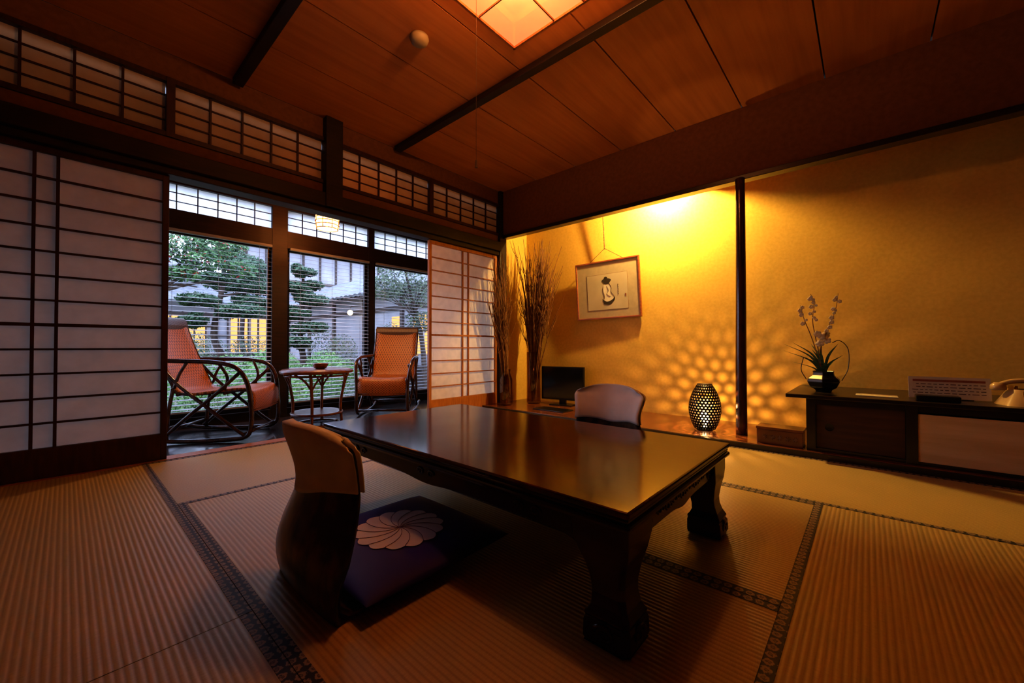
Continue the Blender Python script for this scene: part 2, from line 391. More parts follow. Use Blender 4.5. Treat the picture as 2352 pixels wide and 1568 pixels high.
b.obj('shade_sides',[M['shades']],lg)
b=MB(); b.tube([(-.03,.26,2.44),(-.03,.26,1.62)],.0011,6); b.tube([(-.03,.26,1.62),(-.03,.26,1.585)],[.004,.008],8)
b.obj('pull_cord',[M['cord']],lg)
def light(name,loc,energy,col,r=.05,parent=None):
    l=bpy.data.lights.new(name,'POINT'); l.energy=energy; l.color=col; l.shadow_soft_size=r
    o=bpy.data.objects.new(name,l); o.location=loc; link(o)
    if parent: o.parent=parent
    return o
light('lamp_bulb_light',(0,0,2.51),70,(1,.55,.24),.06,lg)

# ------------------------------------------------ veranda
B('floor_veranda',X0,4.3,3.471,4.72,-.12,-.01,M['engf'])
B('ceiling_veranda',X0,4.3,3.45,4.72,2.32,2.40,M['plaster'])
B('wall_veranda_end',3.63,3.70,3.45,4.575,-.01,2.32,M['plaster'])
B('wall_veranda_far',X0-.06,X0,3.45,4.72,-.01,2.32,M['plaster'])
xs=[-1.60,-.57,.456,1.486,2.516,3.55]
for x in xs:
    w=.075 if abs(x-1.486)<.1 else .04
    B('window_post',x-w,x+w,4.58,4.70,-.01,2.32,M['dark'],bevel=.003)  # upright posts between the veranda windows
for q in ((1.77,1.95),(2.18,2.40),(-.10,.08)): B('trim_9',X0,3.63,4.582,4.698,q[0],q[1],M['dark'])
for i in range(5):
    x0=xs[i]+.04; x1=xs[i+1]-.04
    if i==2: x1-=.035
    if i==3: x0+=.035
    gk=group('window_%d'%(i+1))
    b=MB()
    b.box(x0,x1,4.62,4.65,.081,.12); b.box(x0,x1,4.62,4.65,1.74,1.769)
    b.box(x0,x0+.03,4.62,4.65,.12,1.74); b.box(x1-.03,x1,4.62,4.65,.12,1.74)
    b.obj('sash',[M['dark']],gk)
    B('glass_pane',x0+.03,x1-.03,4.634,4.638,.12,1.74,M['glass'],gk)
    b=MB(); n=6
    for k in range(1,n): 
        x=x0+(x1-x0)*k/n; b.box(x-.004,x+.004,4.60,4.615,1.951,2.179)
    for k in (1,2):
        z=1.95+.23*k/3; b.box(x0,x1,4.60,4.615,z-.003,z+.003)
    b.obj('transom_lattice',[M['dark']],gk)
    b=MB(); b.poly([(x0,4.618,1.951),(x1,4.618,1.951),(x1,4.618,2.179),(x0,4.618,2.179)]); b.obj('transom_paper',[M['paperw']],gk)
    bl=group('venetian_blind')
    b=MB(); z=.16
    while z<1.74:
        b.poly([(x0+.01,4.545,z),(x1-.01,4.545,z),(x1-.01,4.572,z+.007),(x0+.01,4.572,z+.007)]); z+=.042
    b.obj('slats',[M['slat']],bl,solid=.0012)
    b=MB()
    for x in (x0+.12,(x0+x1)/2,x1-.12): b.tube([(x,4.558,.14),(x,4.558,1.76)],.0015,5)
    b.box(x0+.01,x1-.01,4.54,4.575,1.745,1.77); b.box(x0+.01,x1-.01,4.545,4.572,.13,.145)
    b.obj('rails_and_cords',[M['slat']],bl)
# veranda lantern
lg2=group('hanging_lantern',(1.70,3.95,0))
b=MB()
b.lathe([(.10,1.88),(.105,1.92),(.105,2.0),(.09,2.03)],(0,0,0),16,0,False)
b.obj('shade',[M['lanp']],lg2,smooth=True)
b=MB()
for z in (1.88,1.915,1.95,1.985,2.025):
    rr=.108 if 1.89<z<2.02 else .098
    b.tube([(rr*math.cos(2*pi*k/20),rr*math.sin(2*pi*k/20),z) for k in range(21)],.004,6)
for k in range(8):
    a=2*pi*k/8; b.tube([(.103*math.cos(a),.103*math.sin(a),1.88),(.109*math.cos(a),.109*math.sin(a),1.94),(.095*math.cos(a),.095*math.sin(a),2.03)],.004,5)
b.tube([(0,0,2.03),(0,0,2.32)],.004,6); b.lathe([(.05,2.025),(.05,2.035),(.02,2.04)],(0,0,0),12)
b.obj('frame',[M['redd']],lg2)
light('lantern_light',(0,0,1.96),60,(1,.47,.17),.03,lg2)

# ------------------------------------------------ rattan furniture
def rattan_chair(loc,rz):
    G=group('rattan_armchair',loc,rz)
    prof=[(-.40,.93),(-.36,.80),(-.29,.62),(-.22,.46),(-.17,.385),(-.08,.37),(.08,.39),(.22,.405),(.30,.40),(.335,.36),(.34,.28),(.335,.23)]
    P=catmull([(x,0,z) for x,z in prof],3); n=len(P)-1
    def fn(u,v):
        k=v*n; i=min(int(k),n-1); t=k-i; p=P[i]*(1-t)+P[i+1]*t
        w=.235+.015*math.sin(pi*min(1,v*1.2)); s=2*u-1
        dip=.02*(1-s*s)
        if v<.45: return (p.x-dip*1.2,w*s,p.z)
        return (p.x,w*s*1.05,p.z-dip*.6)
    b=MB(); b.grid(fn,10,n*2); b.obj('woven_seat_and_back',[M['weave']],G,smooth=True,solid=.018)
    def fh(u,v):
        s=2*u-1; a=2*pi*v
        return (-.405+.022*math.cos(a)-.02*(1-s*s)-.016*(math.sin(a)),.25*s,.915+.065*math.sin(a))
    b=MB(); b.grid(fh,10,12); b.obj('headrest',[M['weaved']],G,smooth=True)
    b=MB(); r=.014
    for s in (-1,1):
        y=.262*s
        b.tube([(x,.247*s,z) for x,z in [(-.41,.95),(-.36,.80),(-.29,.62),(-.22,.46),(-.16,.375),(.08,.38),(.30,.395),(.335,.34),(.335,.22)]],.012,8,0,4)
        b.tube([(-.29,y,.63),(-.12,y*1.06,.625),(.10,y*1.13,.615),(.24,y*1.12,.575),(.31,y*1.06,.47),(.335,y,.30),(.34,y,.12),(.30,y,.035),(.16,y,.018),(-.10,y,.016),(-.30,y,.03),(-.44,y,.06)],.017,10,0,5)
        b.tube([(-.30,y,.60),(-.16,y,.44),(.02,y,.28),(.20,y,.12),(.30,y,.04)],r,8,0,4)
        b.tube([(.26,y,.54),(.10,y,.38),(-.08,y,.22),(-.26,y,.05)],r,8,0,4)
        b.tube([(-.20,y,.42),(-.23,y,.22),(-.24,y,.03)],r,8,0,4)
        b.tube([(.12,y*1.1,.61),(.17,y,.50),(.15,y,.40)],.011,8,0,4)
        b.tube([(-.1,y*1.04,.62),(-.16,y,.52),(-.19,y,.42)],.011,8,0,4)
    for x,z in ((.335,.24),(.30,.06),(-.24,.10),(-.17,.37),(-.42,.062),(.15,.375)):
        b.tube([(x,-.262,z),(x,.262,z)],.012,8)
    b.obj('bent_cane_frame',[M['rat']],G,smooth=True)
rattan_chair((.86,4.0,-.008),math.radians(-38))
rattan_chair((2.45,4.05,-.008),math.radians(226))
G=group('rattan_side_table',(1.58,3.87,-.01))
b=MB(); b.lathe([(.001,.505),(.29,.505),(.30,.512),(.30,.522),(.29,.528),(.001,.528)],(0,0,0),36,0,False)
b.obj('top',[M['ratl']],G,smooth=False)
b=MB()
def ring(rad,z,r=.012,n=32): b.tube([(rad*math.cos(2*pi*k/n),rad*math.sin(2*pi*k/n),z) for k in range(n+1)],r,8)
ring(.30,.505,.016); ring(.215,.12); ring(.20,.015); ring(.27,.47,.009)
for k in range(4):
    a=pi/4+k*pi/2+.2
    c,s=math.cos(a),math.sin(a)
    b.tube([(.27*c,.27*s,.50),(.235*c,.235*s,.38),(.205*c,.205*s,.2),(.215*c,.215*s,.02)],.014,8,0,5)
    for d in (-.35,.35):
        b.tube([(.22*c,.22*s,.34),(.25*math.cos(a+d*.6),.25*math.sin(a+d*.6),.43),(.28*math.cos(a+d*1.4),.28*math.sin(a+d*1.4),.49)],.009,6,0,4)
b.obj('legs_and_rings',[M['ratl']],G,smooth=True)
b=MB(); b.lathe([(.001,.12),(.205,.12),(.205,.13),(.001,.13)],(0,0,0),32,0,False); b.obj('lower_shelf',[M['ratl']],G)
b=MB(); b.lathe([(.035,0),(.055,.01),(.066,.04),(.068,.052),(.06,.05),(.05,.02),(.001,.018)],(1.60,3.85,.5185),24); b.obj('ashtray_bowl',[M['ratl']],smooth=True)

# ------------------------------------------------ low table
T=group('low_dining_table',(0,0,.0015))
tx0,tx1,ty0,ty1=.86,1.76,.41,2.035
MB().box(tx0,tx1,ty0,ty1,.327,.345).obj('top',[M['lac']],T,bevel=.006)
b=MB(); b.box(tx0+.006,tx1-.006,ty0+.006,ty1-.006,.313,.3265); b.obj('moulding_upper',[M['lacd']],T,bevel=.005)
b=MB(); b.box(tx0+.0,tx1-.0,ty0+.0,ty1-.0,.296,.3125); b.obj('moulding_lower',[M['lacd']],T,bevel=.007)
b=MB(); b.box(tx0+.02,tx1-.02,ty0+.02,ty1-.02,.286,.2955); b.obj('moulding_inner',[M['lacd']],T,bevel=.003)
def apron(horizontal,c,a0,a1,inw):
    b=MB(); n=48
    def low(t):
        e=min(t,1-t)
        z=.235-.05*math.exp(-(e/.05)**2)-.012*math.exp(-((t-.5)/.08)**2)
        return z
    for i in range(n+1):
        t=i/n; p=a0+(a1-a0)*t
        for dz in (0,1):
            z=.287 if dz else low(t)
            for w in (0,1):
                q=c+inw*w
                b.v.append((q,p,z) if horizontal=='Y' else (p,q,z))
    for i in range(n):
        k=i*4; l=k+4
        for q in ((k,l,l+2,k+2),(k+1,k+3,l+3,l+1),(k,k+1,l+1,l),(k+2,l+2,l+3,k+3)):
            b.f.append(q); b.m.append(0)
    return b
apron('Y',tx0+.03,ty0+.08,ty1-.08,.03).obj('apron_side_near',[M['lacd']],T)
apron('Y',tx1-.03,ty0+.08,ty1-.08,-.03).obj('apron_side_far',[M['lacd']],T)
apron('X',ty0+.03,tx0+.08,tx1-.08,.03).obj('apron_end_near',[M['lacd']],T)
apron('X',ty1-.03,tx0+.08,tx1-.08,-.03).obj('apron_end_far',[M['lacd']],T)
b=MB()
def scroll(axis,c,p,z,s,r=.028):
    pts=[]
    for k in range(16):
        a=k*.55; rr=r*(1-k/18)
        q=p+s*(rr*math.cos(a)); zz=z+rr*.75*math.sin(a)
        pts.append((q,c,zz) if axis=='X' else (c,q,zz))
    b.tube(pts,[.0055,.003],6)
for i in range(-3,4):
    for s in (-1,1):
        scroll('X',ty0+.03,(tx0+tx1)/2+i*.062+s*.014,.262+.006*(i%2),s,.02)
        scroll('X',ty1-.03,(tx0+tx1)/2+i*.062+s*.014,.262,s,.02)
for s in (-1,1):
    scroll('X',ty0+.03,(tx0+tx1)/2+s*.27,.255,s,.026); 
    for m in (.2,.5,.8):
        scroll('Y',tx0+.03,ty0+(ty1-ty0)*m+s*.03,.262,s,.02)
b.obj('carved_scrolls',[M['lacd']],T,smooth=True)
def leg(cx,cy,sx,sy):
    prof=[(.296,.155,0),(.25,.150,.0),(.215,.13,.004),(.18,.105,.012),(.14,.088,.018),(.115,.085,.016),(.09,.092,.008),(.075,.108,.0),(.068,.118,-.004),(.06,.112,0),(.05,.120,-.006),(.012,.122,-.008),(.004,.116,-.004),(0,.112,-.002)]
    b=MB(); k=0
    for z,w,off in prof:
        x_o=cx-sx*off; y_o=cy-sy*off; x_i=x_o-sx*w; y_i=y_o-sy*w; c=.012
        for (px,py) in ((x_o-sx*c,y_o),(x_i,y_o),(x_i,y_i),(x_o,y_i),(x_o,y_o-sy*c)): b.v.append((px,py,z))
    n=len(prof)
    for i in range(n-1):
        for k in range(5):
            k2=(k+1)%5; q=(i*5+k,(i+1)*5+k,(i+1)*5+k2,i*5+k2); b.f.append(q if sx*sy>0 else q[::-1]); b.m.append(0)
    b.f.append(tuple((n-1)*5+k for k in range(5))); b.m.append(0)
    b.obj('leg',[M['lacd']],T,bevel=.003)
    d=MB()
    for ax in (0,1):
        pts=[]
        for k in range(18):
            a=k*.5; r=.03*(1-k/20)
            if ax==0: pts.append((cx-sx*.055+r*math.cos(a),cy+sy*.006,.034+r*.8*math.sin(a)))
            else: pts.append((cx+sx*.006,cy-sy*.055+r*math.cos(a),.034+r*.8*math.sin(a)))
        d.tube(pts,[.006,.003],6)
    d.obj('foot_scroll',[M['lacd']],T,smooth=True)
for sx,cx in ((-1,tx0+.012),(1,tx1-.012)):
    for sy,cy in ((-1,ty0+.012),(1,ty1-.012)): leg(cx,cy,sx,sy)

# ------------------------------------------------ legless chairs
def zaisu(loc,rz):
    G=group('legless_floor_chair',loc,rz)
    prof=[(-.008,.003),(-.022,.035),(-.034,.075),(-.038,.12),(-.030,.17),(-.008,.23),(.012,.30),(.012,.36),(-.006,.43),(-.022,.475),(-.028,.50)]
    wid=[.205,.212,.218,.224,.226,.214,.196,.19,.205,.21,.19]
    P=catmull([(x,w,z) for (x,z),w in zip(prof,wid)],4); n=len(P)-1
    def Q(v,s,off=0):
        k=v*n; i=min(int(k),n-1); t=k-i; p=P[i]*(1-t)+P[i+1]*t
        back=max(0,min(1,p.z/.16))
        top=max(0,(p.z-.44)/.06)
        w=p.y
        z=p.z-.03*top*(abs(s)**3)
        w*=1-.10*top*top
        return Vector((p.x+off+(.012+back*.048)*s*s-.01*back,w*s,z))
    b=MB(); b.grid(lambda u,v:Q(v,2*u-1),14,n); b.obj('bent_wood_back',[M['burl']],G,smooth=True,solid=.013)
    def seat(u,v):
        s=2*u-1; x=-.025+.43*v; z=.014+.05*max(0,1-v*7)**2
        w=.20+.01*math.sin(pi*v)-.03*max(0,(v-.85)/.15)**2
        return (x+.02*s*s*(1-v),w*s,z)
    b=MB(); b.grid(seat,10,20); b.obj('bent_wood_seat',[M['burl']],G,smooth=True,solid=.012)
    def C(u,v):
        s=(2*u-1)
        hem=.615+.012*math.sin(u*9)-.03*s*(1 if rz==0 else 0)
        if v<.5:
            t=v/.5; vv=hem+(1.0-hem)*t; p=Q(vv,s*1.03,-.012-.004*math.sin(s*7)*(1-t)); 
        else:
            t=(v-.5)/.5; vv=1.0-(1-hem)*t; p=Q(vv,s*1.03,.012+.003*math.sin(s*8)*t)
        e=math.sin(pi*v)**6 if .35<v<.65 else 0
        p.z+=.010*e
        return p
    b=MB(); b.grid(C,18,36)
    b.obj('cloth_cover',[M['cloth']],G,smooth=True,solid=.006)
    return G
zaisu((.475,1.235,0),0); zaisu((2.09,1.10,0),pi)
def cushion(cx,cy,rz,sgn):
    G=group('floor_cushion',(cx,cy,.022),rz)
    a=.275; H=.03
    def hz(x,y):
        e=(1-min(1,abs(x/a))**4)*(1-min(1,abs(y/a))**4)
        return H*max(0,e)**.5
    def shp(u,v,s):
        x=a*math.copysign(abs(math.sin((u-.5)*pi)),u-.5); y=a*math.copysign(abs(math.sin((v-.5)*pi)),v-.5)
        return x,y,H+s*hz(x,y)
    b=MB(); b.grid(lambda u,v:shp(u,v,1),24,24); b.grid(lambda u,v:shp(1-u,v,-1),24,24)
    b.obj('cushion_body',[M['purple']],G,smooth=True)
    b=MB(); R=.155; n=112
    def fl(u,v):
        th=2*pi*u; r=R*v*(.90+.10*abs(math.cos(th*7)))
        x,y=r*math.cos(th),r*math.sin(th); return (x,y,H+hz(x,y)+.0025)
    b.grid(fl,n,6); b.obj('chrysanthemum_motif',[M['petal']],G,smooth=True)
    b=MB()
    for k in range(14):
        th=2*pi*(k+.5)/14; pts=[]
        for j in range(9):
            t=j/8; r=R*.9*t; w=th+.7*(1-t); x,y=r*math.cos(w),r*math.sin(w); pts.append((x,y,H+hz(x,y)+.0032))
        b.tube(pts,.0011,5)
    b.obj('petal_lines',[M['line']],G)
cushion(.80,1.25,0,1); cushion(1.76,1.10,0,1)

# ------------------------------------------------ alcove objects
G=group('framed_picture',(4.02,2.165,1.363)); G.rotation_euler=(math.radians(-1.2),math.radians(-3.5),math.radians(2))
W=.385;H=.325
b=MB()
b.box(-.014,.014,-W,W,H-.018,H); b.box(-.014,.014,-W,W,-H,-H+.018); b.box(-.014,.014,-W,-W+.018,-H+.018,H-.018); b.box(-.014,.014,W-.018,W,-H+.018,H-.018)
b.obj('frame',[M['frame']],G,bevel=.003)
B('mount',-.004,.004,-W+.016,W-.016,-H+.016,H-.016,M['mat'],G)
B('print_edge',-.0052,-.004,-.245,.245,-.225,.175,M['twig'],G)
B('print_paper',-.0066,-.005,-.242,.242,-.222,.172,M['pap2'],G)
def flat(pts,x,m,name):
    b=MB(); b.poly([(x,-p[0],p[1]) for p in pts]); b.obj(name,[m],G)
body=catmull([(-.02,.08,0),(.03,.07,0),(.055,.02,0),(.05,-.03,0),(.085,-.08,0),(.08,-.12,0),(.02,-.145,0),(-.05,-.13,0),(-.03,-.08,0),(-.045,-.01,0),(-.04,.04,0)],5)
flat([(p.x,p.y) for p in body],-.0075,M['skin'],'figure')
hair=[(.0+.052*math.cos(a)*(1+.2*math.sin(3*a)),.092+.034*math.sin(a)) for a in [2*pi*k/24 for k in range(24)]]
flat(hair,-.0083,M['ink'],'hair')
flat([(-.008+.02*math.cos(2*pi*k/16),.13+.014*math.sin(2*pi*k/16)) for k in range(16)],-.0083,M['ink'],'hair_bun')
sash=catmull([(-.06,-.10,0),(0,-.135,0),(.07,-.11,0),(.085,-.08,0),(.09,-.12,0),(.03,-.17,0),(-.04,-.16,0)],4)
flat([(p.x,p.y) for p in sash],-.0083,M['ink'],'sash')
b=MB()
def lin(pts): b.tube([(-.0082,-p[0],p[1]) for p in pts],.0018,5,0,4)
lin([(.03,.07),(.056,.02),(.05,-.03),(.086,-.08),(.08,-.12)]); lin([(-.04,.04),(-.045,-.01),(-.03,-.08),(-.05,-.13)]); lin([(0,.04),(.02,-.01),(.0,-.05),(.04,-.08)])
for k in range(5): lin([(.135,.05-k*.025),(.137,.035-k*.025)])
b.obj('ink_lines',[M['ink']],G)
b=MB(); b.box(-.0084,-.007,-.225,-.212,-.09,-.06); b.obj('seal_stamp',[M['frame']],G)
b=MB()
b.tube([(0,.20,H),(.03,.02,H+.14)],.003,6); b.tube([(0,-.20,H),(.03,.02,H+.14)],.003,6)
for k in range(26):
    z=H+.14+k*.018; b.ball((.03,.02,z),.008,0,8,6,(1,1,1.4))
b.obj('hanging_cord',[M['twig']],G)
# alcove light fitting: a bulb under the alcove ceiling with an unseen shield added to keep light off the right-hand wall
G=group('alcove_light',(3.82,1.50,2.30))
b=MB(); b.box(-.17,.24,-.21,.20,.10,.12); b.box(-.10,.10,-.10,.10,.12,.149)
b.grid(lambda u,v:(-.16+.40*u,-.205,(-.13+.105*u)*(1-v)+.10*v),8,4)
b.obj('housing_and_shield',[M['white']],G,solid=.004)
b=MB(); b.ball((0,0,.055),.025); b.tube([(0,0,.075),(0,0,.10)],.015,8); b.obj('bulb',[M['bulb']],G)
light('alcove_bulb_light',(0,0,.0),200,(1,.62,.18),.03,G)
# egg lamp
G=group('perforated_egg_lamp',(3.53,1.01,.04))
def er(t):
    return .052+.076*math.sin(pi*min(1,max(0,t*.92+.06)))**.8 - .012*t
b=MB(); NS=28; NR=17; Ht=.385
for j in range(NR):
    for i in range(NS):
        o=.5*(j%2)
        c=[]
        for (di,dj) in ((0,0),(1,0),(1,1),(0,1)):
            a=2*pi*(i+di+o)/NS; t=.03+.95*(j+dj)/NR; c.append(Vector((er(t)*math.cos(a),er(t)*math.sin(a),t*Ht)))
        m=sum(c,Vector())/4
        inn=[]
        for k in range(4):
            e=(c[k]+c[(k+1)%4])/2; inn.append(m+(c[k]-m)*.42); inn.append(m+(e-m)*.60)
        bi=len(b.v)
        for k in range(4):
            b.v.append(tuple(c[k])); b.v.append(tuple((c[k]+c[(k+1)%4])/2))
        for q in inn: b.v.append(tuple(q))
        for k in range(8):
            k2=(k+1)%8; b.f.append((bi+k,bi+k2,bi+8+k2,bi+8+k)); b.m.append(0)
b.obj('perforated_shell',[M['bronze']],G,solid=.002)
b=MB(); b.lathe([(.055,0),(.062,.006),(.05,.016),(.048,.02)],(0,0,0),24); b.obj('foot',[M['bronze']],G)
b=MB(); n=24; b.tube([(er(.98)*math.cos(2*pi*k/n),er(.98)*math.sin(2*pi*k/n),.98*Ht) for k in range(n+1)],.004,6); b.obj('rim',[M['wire']],G)
b=MB(); b.lathe([(.014,.02),(.014,.05),(.028,.075),(.036,.105),(.026,.135),(.001,.145)],(0,0,0),16); b.obj('bulb',[M['bulb']],G,smooth=True)
light('egg_lamp_light',(0,0,.165),34,(1,.50,.15),.010,G)
# tv
G=group('television',(3.90,2.68,.04),math.radians(10))
B('bezel',-.02,.02,-.27,.27,.06,.45,M['black'],G,bevel=.004)
B('screen',-.0215,-.02,-.255,.255,.08,.435,M['screen'],G)
B('stand_neck',-.01,.02,-.04,.04,.01,.06,M['black'],G); B('stand_foot',-.08,.08,-.14,.14,0,.012,M['black'],G,bevel=.003)
B('alcove_tray',3.42,3.62,2.35,2.75,.04,.052,M['blk'],None,bevel=.004)
def twigs(name,cx,cy,z0,n,spread,ht,lean):
    G=group(name,(cx,cy,.04))
    b=MB()
    for k in range(n):
        a=random.uniform(0,2*pi); s=spread*random.uniform(.2,1); h=ht*random.uniform(.62,1)
        dx=s*math.cos(a)*.6+lean[0]*random.random(); dy=s*math.sin(a)+lean[1]*random.random()
        mx=min(3.99-cx,dx); my=min(3.30-cy,dy)
        r0=.02*random.random(); c=(r0*math.cos(a),r0*math.sin(a),z0)
        p1=(c[0]+mx*.18+random.uniform(-.015,.015),c[1]+my*.18+random.uniform(-.015,.015),h*.35); p2=(mx*.55+random.uniform(-.02,.02),my*.5+random.uniform(-.02,.02),h*.7); p3=(mx,my,h)
        b.tube([c,p1,p2,p3],[.0085,.0026],5,0,4)
        for q in range(3):
            t=random.uniform(.45,.9); bx=mx*t*.85; by=my*t*.85; bz=h*(t)
            ex=min(bx+random.uniform(-.08,.08),3.99-cx); ey=min(by+random.uniform(-.1,.1),3.30-cy)
            b.tube([(bx,by,bz),((bx+ex)/2,(by+ey)/2+.01,bz+.08),(ex,ey,bz+random.uniform(.15,.3))],[.004,.0018],4,0,3)
    b.obj('branches',[M['twig']],G)
    return G
G=twigs('branch_floor_vase',3.78,3.02,.03,100,.34,2.0,(.02,-.14))
b=MB(); b.lathe([(.07,0),(.085,.02),(.08,.25),(.085,.62),(.08,.62),(.074,.25),(.075,.03),(.001,.02)],(0,0,0),24); b.obj('glass_vase',[M['vglass']],G,smooth=True)
G=twigs('branch_jar',3.45,3.17,.03,44,.20,1.80,(-.26,.0))
b=MB(); b.lathe([(.055,0),(.075,.02),(.08,.12),(.075,.30),(.045,.38),(.05,.42),(.045,.42),(.04,.38),(.068,.3),(.07,.03),(.001,.02)],(0,0,0),24); b.obj('dark_glass_jar',[M['vglass']],G,smooth=True)

# cabinets
G=group('low_sideboard')
KB=XK-.005
MB().box(3.27,KB,-1.50,.42,.385,.41).obj('top_board',[M['blk']],G,bevel=.004)
b=MB()
b.box(3.31,KB,.26,.31,.041,.385); b.box(3.30,KB,-.215,-.165,.041,.385); b.box(3.31,KB,-1.48,-1.44,.041,.385); b.box(3.31,KB,-1.44,.26,.041,.06); b.box(3.31,3.34,-1.44,.26,.345,.385)
b.box(4.02,KB,-1.44,.26,.06,.345)
b.obj('carcass',[M['blk']],G)
B('door_left',3.33,3.345,-.165,.26,.06,.345,M['doord'],G,bevel=.002)
B('door_mid',3.305,3.32,-.80,-.215,.06,.335,M['doorl'],G,bevel=.002)
B('door_right',3.32,3.335,-1.44,-.79,.06,.335,M['doorl'],G,bevel=.002)
b=MB(); b.lathe([(.001,0),(.022,.001),(.024,.004),(.018,.003),(.001,.002)],(0,0,0),20); b.obj('door_pull',[M['black']],G,loc=(3.33,.19,.20),rot=(0,-pi/2,0))
G=group('wooden_box',(3.40,.50,.04))
MB().box(-.08,.08,-.17,.10,0,.10).obj('box_body',[M['board']],G,bevel=.003)
MB().box(-.085,.085,-.175,.105,.10,.118).obj('lid',[M['board']],G,bevel=.003)
b=MB()
for k in range(5):
    for j in range(8):
        a=2*pi*j/8; b.tube([(-.0815,-.13+k*.045+.0,.05),(-.0815,-.13+k*.045+.017*math.cos(a),.05+.017*math.sin(a))],.0025,4)
b.obj('carved_motif',[M['twig']],G)
G=group('flower_arrangement',(3.60,.235,.41))
b=MB(); b.lathe([(.05,0),(.055,.012),(.085,.03),(.105,.07),(.10,.09),(.07,.115),(.065,.135),(.072,.145),(.064,.143),(.058,.13),(.06,.115),(.001,.10)],(0,0,0),6); b.obj('faceted_vase',[M['blk']],G,bevel=.004)
b=MB(); b.tube([(0,-.10,.08),(0,-.135,.17),(0,-.135,.30),(0,-.09,.36),(0,-.05,.345)],.003,6,0,6); b.tube([(0,.10,.08),(0,.13,.15),(0,.115,.24)],.003,6,0,6)
b.obj('wire_handle',[M['wire']],G)
b=MB()
def stem(p): b.tube(p,[.004,.002],6,0,6)
st1=[(0,0,.1),(0,.03,.3),(.0,.06,.5),(0,.05,.62),(0,.07,.70)]
st2=[(0,0,.1),(0,.015,.3),(0,-.03,.46),(0,-.07,.58),(0,-.085,.69)]
st3=[(0,0,.1),(0,.06,.36),(0,.11,.52),(0,.13,.62)]
st4=[(0,0,.1),(0,.01,.25),(0,.01,.36)]
for s_ in (st1,st2,st3,st4): stem(s_)
b.obj('stems',[M['twig']],G)
b=MB()
def blossom(x,y,z,r):
    for k in range(5):
        a=2*pi*k/5+x*9; px,py,pz=x-.006,y+r*.6*math.cos(a),z+r*.6*math.sin(a)
        b.ball((px,py,pz),r*.5,0,8,5,(.4,1,1))
for st,n,t0 in ((st1,10,.5),(st2,10,.45),(st3,7,.6)):
    C=catmull(st,10)
    for k in range(n):
        p=C[int(len(C)*(t0+(1-t0)*k/n))]; blossom(p.x,p.y+random.uniform(-.022,.022),p.z+random.uniform(-.01,.01),random.uniform(.009,.016))
for k in range(8): blossom(random.uniform(-.02,.02),.01+random.uniform(-.035,.035),.36+random.uniform(-.03,.05),.022)
b.obj('white_blossoms',[M['bloss']],G)
b=MB()
for k in range(13):
    a=random.uniform(0,2*pi); s=random.uniform(.06,.2); hh=random.uniform(.2,.38)
    ex,ey=s*.5*math.cos(a),s*math.sin(a)
    if k<2: ey=.24;ex=0;hh=.34-.05*k
    P=catmull([(0,0,.1),(ex*.3,ey*.3,.1+(hh-.1)*.6),(ex,ey,hh)],6)
    for i in range(len(P)-1):
        w0=.009*math.sin(pi*(i/(len(P)-1)*.9+.1)); w1=.009*math.sin(pi*((i+1)/(len(P)-1)*.9+.1))
        b.poly([P[i]+Vector((0,-w0,0)),P[i]+Vector((0,w0,0)),P[i+1]+Vector((0,w1,0)),P[i+1]+Vector((0,-w1,0))])
b.obj('leaves',[M['pine']],G)
B('paper_sheet',3.42,3.56,-.14,.06,.4105,.4145,M['white'],None)
G=group('information_card_stand',(3.52,-.36,.41),math.radians(4))
b=MB(); b.box(-.005,.003,-.17,.17,.004,.135); b.obj('card',[M['white']],G,rot=(0,math.radians(12),0))
b=MB(); b.box(-.0065,-.005,-.15,.15,.105,.118); b.obj('heading_line',[M['frame']],G,rot=(0,math.radians(12),0))
b=MB()
for k in range(4):
    z=.088-k*.018
    y=-.15
    while y<.14:
        w=random.uniform(.008,.03); b.box(-.0062,-.005,y,y+w,z,z+.004); y+=w+.008
b.obj('text_lines',[M['doord']],G,rot=(0,math.radians(12),0))
b=MB(); b.box(-.01,.06,-.10,.10,0,.006); b.obj('base',[M['black']],G)
G=group('black_desk_box',(3.38,-.30,.41)); MB().box(-.05,.04,-.09,.09,0,.035).obj('case',[M['black']],G,bevel=.006)
b=MB(); b.box(-.052,-.05,-.08,.08,.008,.027); b.obj('front_strip',[M['screen']],G)
# telephone
G=group('telephone',(3.46,-.65,.41),math.radians(12))
def ph(u,v):
    k=v; s=1-.45*k
    a=2*pi*u; c,sn=math.cos(a),math.sin(a); e=.5
    x=.095*s*math.copysign(abs(c)**e,c); y=.115*s*math.copysign(abs(sn)**e,sn)
    return (x+.02*k,y,.085*k)
b=MB(); b.grid(ph,32,8); b.obj('body',[M['cream']],G,smooth=True)
b=MB(); b.lathe([(.05,0),(.05,.006),(.035,.01),(.001,.01)],(0,0,0),20); b.obj('dial',[M['gold']],G,loc=(-.062,0,.055),rot=(0,math.radians(-58),0))
b=MB(); b.box(-.012,.052,-.06,-.045,.08,.105); b.box(-.012,.052,.045,.06,.08,.105); b.obj('cradle',[M['gold']],G,bevel=.004)
b=MB(); b.tube([(.02,-.10,.108),(.02,-.06,.126),(.02,0,.132),(.02,.06,.126),(.02,.10,.108)],.013,10,0,4)
for s in (-1,1): b.lathe([(.02,.075),(.032,.08),(.030,.105),(.015,.12)],(.02,s*.108,0),16)
b.obj('handset',[M['cream']],G,smooth=True)

